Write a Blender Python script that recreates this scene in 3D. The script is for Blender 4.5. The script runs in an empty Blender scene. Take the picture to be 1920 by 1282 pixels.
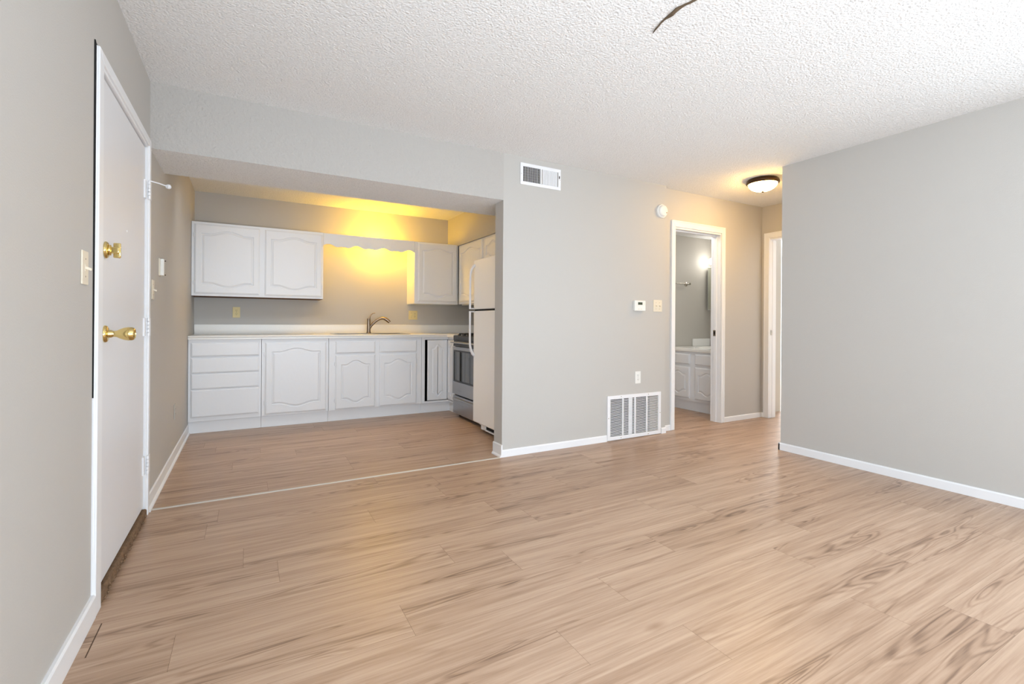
import bpy, bmesh, math, random
from mathutils import Vector, Matrix
random.seed(7)
S = bpy.context.scene
C = S.collection

# ------------------------------------------------------------------ camera
YAW, ROLL, FPX, SHY, CAMH = -0.5076, 0.0065, 892.16, -37.6, 1.0861
cy, sy = math.cos(YAW), math.sin(YAW)
fw = Vector((-sy, cy, 0)); rt = Vector((cy, sy, 0)); up = rt.cross(fw)
c_, s_ = math.cos(ROLL), math.sin(ROLL)
rt2 = c_*rt + s_*up; up2 = -s_*rt + c_*up
cd = bpy.data.cameras.new('camera'); cam = bpy.data.objects.new('camera', cd); C.objects.link(cam)
M = Matrix((rt2, up2, -fw)).transposed().to_4x4(); M.translation = Vector((0, 0, CAMH))
cam.matrix_world = M
cd.sensor_width = 36; cd.lens = FPX/1920*36; cd.shift_y = SHY/1920; cd.clip_start = .02
S.camera = cam

# ------------------------------------------------------------------ world, daylight, exposure
w = bpy.data.worlds.new('world'); S.world = w; w.use_nodes = True
bg = w.node_tree.nodes['Background']; bg.inputs[0].default_value = (.80, .90, 1.0, 1); bg.inputs[1].default_value = 1.2
S.view_settings.view_transform = 'Standard'; S.view_settings.look = 'None'
S.view_settings.gamma = 1; S.view_settings.use_curve_mapping = False
S.view_settings.exposure = 0.48

def area(name, loc, direction, sx, sy_, power, col):
    l = bpy.data.lights.new(name, 'AREA'); l.shape = 'RECTANGLE'; l.size = sx; l.size_y = sy_
    l.energy = power; l.color = col
    o = bpy.data.objects.new(name, l); C.objects.link(o); o.location = loc
    o.rotation_euler = Vector(direction).to_track_quat('-Z', 'Y').to_euler()
    return o
DAY = (.80, .90, 1.0)
area('daylight_window', (1.2, -1.98, 1.3), (0, 1, .08), 3.1, 1.9, 6, DAY)          # the living room's wide window: sky
area('ceiling_fill', (1.2, -1.97, .52), (0, .55, .84), 3.1, .8, 98, DAY)      # added at the same window, aimed upward to brighten the ceiling
area('right_fill', (4.11, -.35, 1.15), (-1, .3, -.3), 2.0, .9, 44, DAY)         # added fill from an unseen right-hand window, brightens the left wall
area('left_fill', (-.58, -.35, 1.15), (1, .3, -.3), 2.0, .9, 50, DAY)          # added fill from an unseen left-hand window, brightens the right wall
area('daylight_bedroom', (7.2, 6.36, 1.4), (0, -1, -.15), 2.2, 1.4, 560, DAY)      # the bedroom window
kl = area('kitchen_fill', (.4, 4.15, 2.33), (.25, .5, -.87), 1.6, .3, 6, (.90, .95, 1)); kl.data.spread = math.radians(130)   # added fill light, unseen behind the header, lifts the base cabinets
area('bathroom_fill', (4.2, 4.02, 2.25), (.2, 0, -1), .5, .3, 8, (1, .98, .95))  # added unseen fill light, brightens the vanity front

# ------------------------------------------------------------------ constants of the room
XL, YB, YK, H = -.49, 3.373, 5.989, 2.44
XE1, T, XJ, YH, XE = 1.79, .139, 3.616, 3.433, 5.24
XR, YR, ZH, SD = 4.024, 2.457, 2.063, .543
YBACK = -1.9
XK = 2.68

# ------------------------------------------------------------------ materials
def srgb(r, g, b):
    f = lambda c: (c/255/12.92) if c/255 <= .04045 else ((c/255+.055)/1.055)**2.4
    return (f(r), f(g), f(b), 1)
def mat(name, col, rough=.5, metal=0, bump=None, spec=.5, var=.0, coat=0):
    """bump = (scale, distance, detail)"""
    m = bpy.data.materials.new(name); m.use_nodes = True
    nt = m.node_tree; b = nt.nodes['Principled BSDF']
    b.inputs['Roughness'].default_value = rough; b.inputs['Metallic'].default_value = metal
    b.inputs['Specular IOR Level'].default_value = spec; b.inputs['Coat Weight'].default_value = coat
    b.inputs['Base Color'].default_value = col
    geo = nt.nodes.new('ShaderNodeNewGeometry')
    n = nt.nodes.new('ShaderNodeTexNoise'); n.inputs['Scale'].default_value = 6 if not bump else bump[0]
    n.inputs['Detail'].default_value = 3 if not bump else bump[2]
    nt.links.new(geo.outputs['Position'], n.inputs['Vector'])
    mx = nt.nodes.new('ShaderNodeMix'); mx.data_type = 'RGBA'
    mx.inputs['A'].default_value = [c*(1-var) for c in col[:3]]+[1]
    mx.inputs['B'].default_value = [min(1, c*(1+var)) for c in col[:3]]+[1]
    nt.links.new(n.outputs['Fac'], mx.inputs['Factor']); nt.links.new(mx.outputs['Result'], b.inputs['Base Color'])
    if bump:
        bp = nt.nodes.new('ShaderNodeBump'); bp.inputs['Distance'].default_value = bump[1]
        bp.inputs['Strength'].default_value = 1
        nt.links.new(n.outputs['Fac'], bp.inputs['Height']); nt.links.new(bp.outputs['Normal'], b.inputs['Normal'])
    return m
def emis(name, col, strength):
    m = bpy.data.materials.new(name); m.use_nodes = True
    b = m.node_tree.nodes['Principled BSDF']; b.inputs['Base Color'].default_value = (.8, .8, .8, 1)
    b.inputs['Emission Color'].default_value = col; b.inputs['Emission Strength'].default_value = strength
    return m
def popcorn(name, col, dist):
    m = bpy.data.materials.new(name); m.use_nodes = True
    nt = m.node_tree; b = nt.nodes['Principled BSDF']; b.inputs['Roughness'].default_value = .95
    b.inputs['Specular IOR Level'].default_value = .1
    geo = nt.nodes.new('ShaderNodeNewGeometry')
    n1 = nt.nodes.new('ShaderNodeTexNoise'); n1.inputs['Scale'].default_value = 105; n1.inputs['Detail'].default_value = 4
    n1.inputs['Roughness'].default_value = .65
    v = nt.nodes.new('ShaderNodeTexVoronoi'); v.inputs['Scale'].default_value = 95; v.feature = 'SMOOTH_F1'
    nt.links.new(geo.outputs['Position'], n1.inputs['Vector']); nt.links.new(geo.outputs['Position'], v.inputs['Vector'])
    ma = nt.nodes.new('ShaderNodeMath'); ma.operation = 'MULTIPLY_ADD'; ma.inputs[1].default_value = -.6
    nt.links.new(v.outputs['Distance'], ma.inputs[0]); nt.links.new(n1.outputs['Fac'], ma.inputs[2])
    bp = nt.nodes.new('ShaderNodeBump'); bp.inputs['Distance'].default_value = dist; bp.inputs['Strength'].default_value = 1
    nt.links.new(ma.outputs[0], bp.inputs['Height']); nt.links.new(bp.outputs['Normal'], b.inputs['Normal'])
    cr = nt.nodes.new('ShaderNodeValToRGB')
    cr.color_ramp.elements[0].position = .28; cr.color_ramp.elements[0].color = [c*.86 for c in col[:3]]+[1]
    cr.color_ramp.elements[1].position = .5; cr.color_ramp.elements[1].color = col
    nt.links.new(n1.outputs['Fac'], cr.inputs['Fac']); nt.links.new(cr.outputs['Color'], b.inputs['Base Color'])
    return m
def brushed(name, col, rough):
    m = mat(name, col, rough, 1.0, None); nt = m.node_tree
    geo = nt.nodes.new('ShaderNodeNewGeometry'); mp = nt.nodes.new('ShaderNodeMapping'); mp.inputs['Scale'].default_value = (4, 4, 260)
    n = nt.nodes.new('ShaderNodeTexNoise'); n.inputs['Scale'].default_value = 1; n.inputs['Detail'].default_value = 2
    nt.links.new(geo.outputs['Position'], mp.inputs['Vector']); nt.links.new(mp.outputs['Vector'], n.inputs['Vector'])
    mr = nt.nodes.new('ShaderNodeMapRange'); mr.inputs['To Min'].default_value = rough-.08; mr.inputs['To Max'].default_value = rough+.12
    nt.links.new(n.outputs['Fac'], mr.inputs['Value']); nt.links.new(mr.outputs['Result'], nt.nodes['Principled BSDF'].inputs['Roughness'])
    return m
def wood_floor():
    m = bpy.data.materials.new('oak_plank'); m.use_nodes = True
    nt = m.node_tree; N = nt.nodes.new; L = nt.links.new; b = nt.nodes['Principled BSDF']
    uv = N('ShaderNodeUVMap'); uv.uv_map = 'plank'
    at = N('ShaderNodeAttribute'); at.attribute_name = 'tone'
    def noise(scale, detail, rough, vec, dist=0):
        n = N('ShaderNodeTexNoise'); n.inputs['Scale'].default_value = scale; n.inputs['Detail'].default_value = detail
        n.inputs['Roughness'].default_value = rough; n.inputs['Distortion'].default_value = dist
        L(vec, n.inputs['Vector']); return n
    def mapping(sx, sy_):
        mp = N('ShaderNodeMapping'); mp.inputs['Scale'].default_value = (sx, sy_, 1); L(uv.outputs['UV'], mp.inputs['Vector']); return mp
    def math_(op, a, bb=None, cc=None):
        n = N('ShaderNodeMath'); n.operation = op
        for i, q in enumerate((a, bb, cc)):
            if q is None: continue
            if isinstance(q, (int, float)): n.inputs[i].default_value = q
            else: L(q, n.inputs[i])
        return n.outputs[0]
    # contour rings of a stretched low noise: the cathedral figure
    big = noise(1, 2, .45, mapping(.85, 8.5).outputs['Vector'], .3)
    ring = math_('SINE', math_('MULTIPLY', big.outputs['Fac'], 130))
    ring = math_('POWER', math_('MULTIPLY_ADD', ring, .5, .5), 1.8)
    mask = N('ShaderNodeMapRange'); L(big.outputs['Fac'], mask.inputs['Value'])
    mask.inputs['From Min'].default_value = .52; mask.inputs['From Max'].default_value = .62
    ringm = math_('MULTIPLY', ring, mask.outputs['Result'])
    fine = noise(1, 5, .62, mapping(3.2, 95).outputs['Vector'], .2)
    streak = noise(1, 3, .55, mapping(.9, 22).outputs['Vector'], .3)
    knot = N('ShaderNodeTexVoronoi'); knot.inputs['Scale'].default_value = 1; L(mapping(1.7, 4.4).outputs['Vector'], knot.inputs['Vector'])
    kr = N('ShaderNodeMapRange'); L(knot.outputs['Distance'], kr.inputs['Value']); kr.inputs['From Min'].default_value = .02
    kr.inputs['From Max'].default_value = .11; kr.inputs['To Min'].default_value = 1; kr.inputs['To Max'].default_value = 0
    sr = N('ShaderNodeMapRange'); L(streak.outputs['Fac'], sr.inputs['Value']); sr.inputs['From Min'].default_value = .34; sr.inputs['From Max'].default_value = .68
    fr = N('ShaderNodeMapRange'); L(fine.outputs['Fac'], fr.inputs['Value']); fr.inputs['From Min'].default_value = .36; fr.inputs['From Max'].default_value = .66
    v = math_('MULTIPLY', ringm, .34)
    v = math_('MULTIPLY_ADD', sr.outputs['Result'], .36, v)
    v = math_('MULTIPLY_ADD', fr.outputs['Result'], .24, v)
    v = math_('MULTIPLY_ADD', kr.outputs['Result'], .3, v)
    v = math_('MULTIPLY_ADD', at.outputs['Fac'], .14, v)
    cr = N('ShaderNodeValToRGB'); e = cr.color_ramp.elements
    e[0].position = .08; e[0].color = FLOOR_LIGHT
    e[1].position = 1.0; e[1].color = FLOOR_DARK
    k = e.new(.5); k.color = FLOOR_MID
    L(v, cr.inputs['Fac']); L(cr.outputs['Color'], b.inputs['Base Color'])
    rr = math_('MULTIPLY_ADD', fr.outputs['Result'], .08, .31); L(rr, b.inputs['Roughness'])
    b.inputs['Specular IOR Level'].default_value = .38
    bp = N('ShaderNodeBump'); bp.inputs['Distance'].default_value = .0006; bp.inputs['Strength'].default_value = .6
    L(v, bp.inputs['Height']); L(bp.outputs['Normal'], b.inputs['Normal'])
    return m
FLOOR_LIGHT = srgb(194, 167, 144); FLOOR_MID = srgb(167, 138, 115); FLOOR_DARK = srgb(98, 74, 58)

WALL = mat('greige_wall_paint', srgb(190, 187, 182), .6, 0, (190, .0006, 3), .3)
KNOCK = mat('textured_greige_paint', srgb(185, 181, 176), .65, 0, (60, .006, 4), .3)
BATHW = mat('taupe_wall_paint', srgb(190, 185, 175), .55, 0, (190, .0005, 3), .3)
CEIL = popcorn('popcorn_ceiling', srgb(247, 247, 246), .0085)
WHITE = mat('white_semigloss_paint', srgb(234, 235, 237), .35, 0, (60, .0003, 3), .5)
CAB = mat('white_cabinet_paint', srgb(232, 233, 235), .38, 0, (35, .0004, 3), .5)
DOORW = mat('white_door_paint', srgb(226, 227, 230), .38, 0, (120, .0003, 3), .5)
LAM = mat('white_laminate', srgb(235, 233, 228), .28, 0, (90, .0, 4), .5, .04)
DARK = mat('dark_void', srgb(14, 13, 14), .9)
BLACKG = mat('black_enamel', srgb(30, 31, 34), .22)
GRATE = mat('cast_iron', srgb(22, 20, 20), .6, 0, (90, .0006, 3))
GLASSD = mat('smoked_oven_glass', srgb(52, 56, 60), .06, 0, None, .8, 0, .5)
STEEL = brushed('brushed_steel', srgb(178, 178, 180), .30)
SINKS = brushed('sink_steel', srgb(200, 198, 192), .22)
NICKEL = mat('brushed_nickel', srgb(158, 140, 122), .28, 1)
CHROME = mat('satin_nickel', srgb(190, 185, 176), .22, 1)
BRASS = mat('polished_brass', srgb(228, 204, 138), .14, 1, None, .5, .06)
BRONZE = mat('oil_rubbed_bronze', srgb(66, 48, 33), .38, .7, None, .5, .1)
APPL = mat('white_appliance_enamel', srgb(244, 243, 241), .32, 0, (260, .0004, 2), .5)
HANDLE = mat('white_handle_plastic', srgb(238, 238, 240), .3)
PLAST = mat('white_plastic', srgb(236, 235, 230), .4)
ALMOND = mat('almond_plastic', srgb(226, 216, 196), .4)
IVORY = mat('ivory_plastic', srgb(226, 208, 150), .4)
LCD = mat('lcd_screen', srgb(72, 80, 66), .2)
METALW = mat('white_painted_grille', srgb(236, 236, 238), .4)
DUCT = mat('duct_liner', srgb(120, 112, 98), .9, 0, (40, .004, 3), .1, .3)
PORC = mat('cultured_marble', srgb(238, 237, 232), .14, 0, None, .5, .02)
MIRROR = mat('mirror_glass', srgb(205, 208, 196), .03, 1)
STRIP = mat('aluminium_threshold', srgb(206, 200, 190), .35, .4)
OLDWOOD = mat('weathered_threshold_wood', srgb(122, 98, 76), .85, 0, (55, .01, 5), .2, .5)
RAWWOOD = mat('raw_brown_plywood', srgb(104, 78, 62), .8, 0, (30, .001, 4), .2, .2)
PAPER = mat('torn_drywall_paper', srgb(104, 90, 74), .9, 0, (60, .002, 4), .1, .2)
SEAMB = mat('plank_seam_shadow', srgb(92, 72, 56), .9)
FLOOR = wood_floor()

# ------------------------------------------------------------------ mesh builder
class MB:
    def __init__(s): s.bm = bmesh.new(); s.slot = 0
    def face(s, vs):
        try:
            f = s.bm.faces.new(vs); f.material_index = s.slot; return f
        except ValueError: return None
    def box(s, x0, x1, y0, y1, z0, z1, skip=()):
        if x0 > x1: x0, x1 = x1, x0
        if y0 > y1: y0, y1 = y1, y0
        if z0 > z1: z0, z1 = z1, z0
        v = [s.bm.verts.new(p) for p in ((x0,y0,z0),(x1,y0,z0),(x1,y1,z0),(x0,y1,z0),(x0,y0,z1),(x1,y0,z1),(x1,y1,z1),(x0,y1,z1))]
        F = {'z0': (3,2,1,0), 'z1': (4,5,6,7), 'y0': (0,1,5,4), 'x1': (1,2,6,5), 'y1': (2,3,7,6), 'x0': (3,0,4,7)}
        for k, q in F.items():
            if k not in skip: s.face([v[i] for i in q])
        return s
    def prism(s, pts, d):
        """pts: planar polygon (3D points), d: extrusion vector"""
        d = Vector(d); a = [s.bm.verts.new(p) for p in pts]; b = [s.bm.verts.new(Vector(p)+d) for p in pts]
        s.face(a[::-1]); s.face(b)
        n = len(a)
        for i in range(n): s.face([a[i], a[(i+1) % n], b[(i+1) % n], b[i]])
        return s
    def lathe(s, o, axis, prof, n=32, sx=1, sy_=1):
        """prof: (radius, height) along axis from origin o"""
        ax = Vector(axis).normalized(); t = Vector((0, 0, 1)) if abs(ax.z) < .9 else Vector((1, 0, 0))
        u = ax.cross(t).normalized(); v = ax.cross(u); o = Vector(o); rings = []
        for r, h in prof:
            if r < 1e-6: rings.append([s.bm.verts.new(o+ax*h)])
            else: rings.append([s.bm.verts.new(o+ax*h+u*(r*sx*math.cos(2*math.pi*i/n))+v*(r*sy_*math.sin(2*math.pi*i/n))) for i in range(n)])
        for a, b in zip(rings, rings[1:]):
            for i in range(n):
                j = (i+1) % n
                if len(a) == 1 and len(b) == 1: continue
                if len(a) == 1: s.face([a[0], b[j], b[i]])
                elif len(b) == 1: s.face([a[i], a[j], b[0]])
                else: s.face([a[i], a[j], b[j], b[i]])
        if len(rings[0]) > 1: s.face(rings[0][::-1])
        if len(rings[-1]) > 1: s.face(rings[-1])
        return s
    def tube(s, pts, rad, n=12, flat=None):
        """swept tube; rad scalar or list; flat = (axis vector, factor) squashes the section along that axis"""
        P = [Vector(p) for p in pts]; k = len(P); rings = []
        R_ = rad if isinstance(rad, (list, tuple)) else [rad]*k
        ref = None
        for i, p in enumerate(P):
            t = (P[min(i+1, k-1)]-P[max(i-1, 0)]).normalized()
            if ref is None:
                ref = Vector((0, 0, 1)) if abs(t.z) < .9 else Vector((0, 1, 0))
                u = t.cross(ref).normalized()
            else: u = (u-t*u.dot(t)).normalized()
            v = t.cross(u); ring = []
            for j in range(n):
                a = 2*math.pi*j/n; q = (u*math.cos(a)+v*math.sin(a))*R_[i]
                if flat:
                    fa = Vector(flat[0]).normalized(); q = q - fa*(q.dot(fa))*(1-flat[1])
                ring.append(s.bm.verts.new(p+q))
            rings.append(ring)
        for a, b in zip(rings, rings[1:]):
            for j in range(n): s.face([a[j], a[(j+1) % n], b[(j+1) % n], b[j]])
        s.face(rings[0][::-1]); s.face(rings[-1])
        return s
    def build(s, name, mats, parent=None, bevel=0, smooth=False, xf=None, seg=2):
        if xf is not None: s.bm.transform(xf)
        bmesh.ops.recalc_face_normals(s.bm, faces=s.bm.faces)
        me = bpy.data.meshes.new(name); s.bm.to_mesh(me); s.bm.free()
        for m in (mats if isinstance(mats, (list, tuple)) else [mats]): me.materials.append(m)
        o = bpy.data.objects.new(name, me); C.objects.link(o)
        if smooth:
            for p in me.polygons: p.use_smooth = True
            me.set_sharp_from_angle(angle=math.radians(40))
        if bevel:
            bv = o.modifiers.new('bevel', 'BEVEL'); bv.width = bevel; bv.segments = seg; bv.limit_method = 'ANGLE'; bv.angle_limit = math.radians(40)
            bv.harden_normals = False
        if parent:
            o.parent = parent
            if parent.location.length or parent.rotation_euler.z:
                o.matrix_parent_inverse = Matrix.Translation(-parent.location)
        return o
def tag(o, label, cat, group=None, kind=None):
    o['label'] = label; o['category'] = cat
    if group: o['group'] = group
    if kind: o['kind'] = kind
    return o
def thing(name, loc, label, cat, group=None):
    o = bpy.data.objects.new(name, None); C.objects.link(o); o.location = loc; o.empty_display_size = .1
    return tag(o, label, cat, group)
def struct(o, label=None, cat=None):
    o['kind'] = 'structure'
    if label: o['label'] = label
    if cat: o['category'] = cat
    return o

# frames for things on walls: local (u right, v up, w out of wall)
def frame(origin, u, wout):
    u = Vector(u); wv = Vector(wout); v = Vector((0, 0, 1))
    m = Matrix((u, v, wv)).transposed().to_4x4(); m.translation = Vector(origin); return m
def onB(x, z, y=YB): return frame((x, y, z), (1, 0, 0), (0, -1, 0))      # facing the camera (-Y)
def onL(y, z, x=XL): return frame((x, y, z), (0, 1, 0), (1, 0, 0))       # left wall, facing +X  (u = +Y)
def onR(y, z, x): return frame((x, y, z), (0, -1, 0), (-1, 0, 0))        # facing -X (u = -Y)

# ------------------------------------------------------------------ FLOOR: one mesh of planks
def make_floor():
    bm = bmesh.new(); uvl = bm.loops.layers.uv.new('plank'); tl = bm.faces.layers.float.new('tone_f')
    known = {14: -.18, 12: -.01, 11: .124, 8: .515, 9: -.21, 7: 1.31, 5: 1.375, 10: -.447, 4: 2.1}
    LEN = 1.27; rng = random.Random(3)
    x0, x1 = -.8, 9.5; rows = range(-11, 34)
    tones = []
    for k in rows:
        ya, yb = k*.2-.005, k*.2+.195
        off = known.get(k, rng.uniform(0, LEN))
        x = off - math.ceil((off-x0)/LEN)*LEN
        while x < x1:
            a, bb = x+.0004, x+LEN-.0004
            if k == 10 and abs(x+LEN+.447) < .01: bb -= .003
            a, bb = max(a, x0), min(bb, x1)
            if bb-a > .01:
                vs = [bm.verts.new(p) for p in ((a, ya+.00025, 0), (bb, ya+.00025, 0), (bb, yb-.00025, 0), (a, yb-.00025, 0))]
                f = bm.faces.new(vs); ou, ov = rng.uniform(0, 60), rng.uniform(0, 60); t = rng.random(); f[tl] = t
                for lp in f.loops: lp[uvl].uv = (lp.vert.co.x-x+ou, lp.vert.co.y-ya+ov)
            x += LEN
    me = bpy.data.meshes.new('floor'); bm.to_mesh(me)
    tones = [f[tl] for f in bm.faces]; bm.free()
    at = me.attributes.new('tone', 'FLOAT', 'FACE')
    for i, t in enumerate(tones): at.data[i].value = t
    me.materials.append(FLOOR)
    o = bpy.data.objects.new('floor', me); C.objects.link(o)
    struct(o, 'light oak wood look plank floor', 'floor')
    MB().box(-.8, 9.5, -2.2, 6.7, -.12, -.0015).build('subfloor', SEAMB, o)
make_floor()

# ------------------------------------------------------------------ WALLS, CEILING
b = MB().box(-.7, 9.6, -2.1, 6.7, H, H+.12)
struct(b.build('ceiling', CEIL), 'white popcorn textured ceiling', 'ceiling')
# left wall with a recess for the entry door
SW = (-1.36, .66, .70, 1.95)
DY0, DY1, DZ = 2.243, 3.335, 2.090
b = MB(); b.box(XL-.12, XL, YBACK-.12, SW[0], 0, H); b.box(XL-.12, XL, SW[1], DY0, 0, H); b.box(XL-.12, XL, SW[0], SW[1], 0, SW[2]); b.box(XL-.12, XL, SW[0], SW[1], SW[3], H); b.box(XL-.12, XL, DY1, YK+.12, 0, H); b.box(XL-.12, XL, DY0, DY1, DZ+.012, H)
b.slot = 1; b.box(XL-.16, XL-.11, DY0-.02, DY1+.02, 0, DZ+.03)
struct(b.build('wall_left', [WALL, DARK]), 'greige painted left wall', 'wall')
# wall with the vents
struct(MB().box(XE1, XJ, YB, YB+T, 0, H).build('wall_vent', WALL), 'greige wall between kitchen and hall', 'wall')
# hall wall with bathroom door opening
OX0, OX1, OZ = 3.795, 4.512, 2.068
b = MB(); b.box(XJ, OX0, YH, YH+.12, 0, H); b.box(OX1, XE+.12, YH, YH+.12, 0, H); b.box(OX0, OX1, YH, YH+.12, OZ, H)
struct(b.build('wall_hall', WALL), 'hall wall around bathroom door', 'wall')
# hall end wall with bedroom door opening
EY1, EY0, EZ = 3.342, 2.56, 2.068
b = MB(); b.box(XE, XE+.12, EY1, YH, 0, H); b.box(XE, XE+.12, -.2, EY0, 0, H); b.box(XE, XE+.12, EY0, EY1, EZ, H)
struct(b.build('wall_hall_end', WALL), 'hall end wall around bedroom door', 'wall')
# right wall
b = MB(); b.box(XR, XR+.12, YBACK-.12, SW[0], 0, H); b.box(XR, XR+.12, SW[1], YR, 0, H); b.box(XR, XR+.12, SW[0], SW[1], 0, SW[2]); b.box(XR, XR+.12, SW[0], SW[1], SW[3], H)
struct(b.build('wall_right', WALL), 'plain greige right wall', 'wall')
struct(MB().box(XR+.12, XE, YR-.12, YR, 0, H).build('wall_hall_near', WALL))
# window wall behind the viewer
WX0, WX1, WZ0, WZ1 = -.4, 2.85, .06, 2.2
b = MB(); b.box(XL, WX0, YBACK-.12, YBACK, 0, H); b.box(WX1, XR, YBACK-.12, YBACK, 0, H)
b.box(WX0, WX1, YBACK-.12, YBACK, 0, WZ0); b.box(WX0, WX1, YBACK-.12, YBACK, WZ1, H)
struct(b.build('wall_window', WALL))
b = MB()
for x in (WX0, .68, 1.72, WX1-.05): b.box(x, x+.05, YBACK-.06, YBACK-.02, WZ0, WZ1)
b.box(WX0, WX1, YBACK-.06, YBACK-.02, WZ0, WZ0+.05); b.box(WX0, WX1, YBACK-.06, YBACK-.02, WZ1-.05, WZ1)
struct(b.build('window_1', WHITE))
b = MB()
for y in (SW[0], -.375, SW[1]-.05): b.box(XR+.03, XR+.07, y, y+.05, SW[2], SW[3])
b.box(XR+.03, XR+.07, SW[0], SW[1], SW[2], SW[2]+.05); b.box(XR+.03, XR+.07, SW[0], SW[1], SW[3]-.05, SW[3])
struct(b.build('added_window_right', WHITE))  # unseen window, added to go with the right-hand fill light
b = MB()
for y in (SW[0], -.375, SW[1]-.05): b.box(XL-.07, XL-.03, y, y+.05, SW[2], SW[3])
b.box(XL-.07, XL-.03, SW[0], SW[1], SW[2], SW[2]+.05); b.box(XL-.07, XL-.03, SW[0], SW[1], SW[3]-.05, SW[3])
struct(b.build('added_window_left', WHITE))  # unseen window, added to go with the left-hand fill light
# kitchen walls
struct(MB().box(XL, XK+.12, YK, YK+.12, 0, H).build('wall_kitchen', WALL), 'kitchen back wall', 'wall')
struct(MB().box(XK, XK+.12, YB+T, YK, 0, H).build('wall_kitchen_right', WALL))
# header beam over the kitchen opening: painted face, popcorn underside
b = MB(); b.box(XL, XE1, YB, YB+SD, ZH, H, skip=('z0', 'y0')); b.box(XE1, XK, YB+T, YB+SD, ZH, H, skip=('z0',))
b.slot = 1
def quad(mb, p): mb.face([mb.bm.verts.new(q) for q in p])
quad(b, ((XL, YB, ZH), (XE1, YB, ZH), (XE1, YB+SD, ZH), (XL, YB+SD, ZH))); quad(b, ((XE1, YB+T, ZH), (XK, YB+T, ZH), (XK, YB+SD, ZH), (XE1, YB+SD, ZH)))
b.slot = 2
quad(b, ((XL, YB, ZH), (XE1, YB, ZH), (XE1, YB, H), (XL, YB, H)))
struct(b.build('wall_header', [WALL, CEIL, KNOCK]), 'textured header over kitchen opening', 'wall')
# soffit over the right-hand upper cabinets
struct(MB().box(2.34, XK, YB+SD, YK, 2.052, H).build('wall_soffit', WALL), 'soffit above right hand upper cabinets', 'wall')
# bathroom shell
BY, BX, BZ = 4.5, 5.69, 2.262
b = MB(); b.box(2.9, BX+.12, BY, BY+.1, 0, H); struct(b.build('wall_bathroom', BATHW), 'taupe bathroom wall', 'wall')
struct(MB().box(BX, BX+.12, YH+.12, BY, 0, H).build('wall_bathroom_right', BATHW))
struct(MB().box(2.82, 2.9, YB+T, BY+.1, 0, H).build('wall_bathroom_left', BATHW))
struct(MB().box(2.9, BX, YH+.12, BY, BZ, BZ+.04).build('ceiling_bathroom', CEIL))
# bedroom shell
b = MB(); b.box(9.4, 9.52, -.2, 6.6, 0, H); struct(b.build('wall_bedroom_far', WALL), 'far wall of the bedroom', 'wall')
b = MB(); b.box(5.81, 6.0, 6.42, 6.54, 0, H); b.box(8.4, 9.4, 6.42, 6.54, 0, H); b.box(6.0, 8.4, 6.42, 6.54, 0, .6); b.box(6.0, 8.4, 6.42, 6.54, 2.15, H)
struct(b.build('wall_bedroom_window', WALL))
struct(MB().box(5.81, 5.93, 4.6, 6.42, 0, H).build('wall_bedroom_side', WALL))
struct(MB().box(5.36, 9.4, -.2, -.08, 0, H).build('wall_bedroom_near', WALL))

# ------------------------------------------------------------------ BASEBOARDS, THRESHOLD
cxr = 4.565
def base(name, p, q, out, h=.064, t=.013, shoe=0):
    """baseboard from p to q on the floor, sticking out along out"""
    p = Vector((*p, 0)); q = Vector((*q, 0)); o = Vector((*out, 0))
    prof = [(0, 0), (t, 0), (t, h-.008), (t-.005, h), (0, h)]
    if shoe: prof = [(0, 0), (t+.011, 0), (t+.010, .009), (t+.004, .016), (t, .02), (t, h-.006), (t-.005, h), (0, h)]
    b = MB(); b.prism([p+o*a+Vector((0, 0, z+.0005)) for a, z in prof], q-p)
    return struct(b.build(name, WHITE))
base('baseboard_left', (XL, YBACK), (XL, DY0+.004), (1, 0), .085, .014)
base('baseboard_kitchen', (XL, DY1-.004), (XL, 5.44), (1, 0), .09, .008, 1)
base('baseboard_vent', (XE1, YB), (2.868, YB), (0, -1), .058, .012)
base('baseboard_jog', (3.556, YB), (XJ, YB), (0, -1), .055, .012)
base('baseboard_jog_hall', (XJ, YH), (OX0-.051, YH), (0, -1), .055, .012)
base('baseboard_opening', (XE1, YB+T), (XE1, YB-.012), (-1, 0), .1, .012, 1)
base('baseboard_hall', (cxr, YH), (XE, YH), (0, -1), .055, .012)
base('baseboard_hall_end', (XE, YH), (XE, EY1+.058), (-1, 0), .055, .012)
base('baseboard_right', (XR, YBACK), (XR, YR+.012), (-1, 0), .062, .014)
base('baseboard_hall_near', (XR-.014, YR), (XE, YR), (0, 1), .062, .012)
base('baseboard_bedroom', (9.4, 0), (9.4, 6.4), (-1, 0), .08, .013)
b = MB(); b.prism([(XL+.015, YB-.016, .0005), (XL+.015, YB+.008, .0005), (XL+.015, YB+.004, .005), (XL+.015, YB-.012, .005)], (XE1-XL-.04, 0, 0))
tag(b.build('threshold_strip', STRIP), 'thin pale metal floor transition strip across the kitchen opening', 'threshold strip')
# torn sliver in the ceiling
pts = [(1.645, 1.625, .001), (1.634, 1.60, .003), (1.628, 1.575, .004), (1.622, 1.55, .008), (1.618, 1.523, .009), (1.617, 1.50, .013), (1.617, 1.478, .015),
       (1.613, 1.455, .017), (1.617, 1.43, .012), (1.62, 1.41, .008), (1.624, 1.39, .005), (1.63, 1.35, .006), (1.63, 1.31, .002)]
b = MB(); top = []; bot = []
for i, (x, y, wd) in enumerate(pts):
    z = H-.0055-.003*math.sin(i*1.3)
    top.append([b.bm.verts.new((x-wd*.8, y-wd*.5, z)), b.bm.verts.new((x+wd*.35, y+wd*.3, z-.001)), b.bm.verts.new((x+wd*.35, y+wd*.3, H-.001)), b.bm.verts.new((x-wd*.8, y-wd*.5, H-.001))])
for a, c in zip(top, top[1:]):
    for j in range(4): b.face([a[j], a[(j+1) % 4], c[(j+1) % 4], c[j]])
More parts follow.
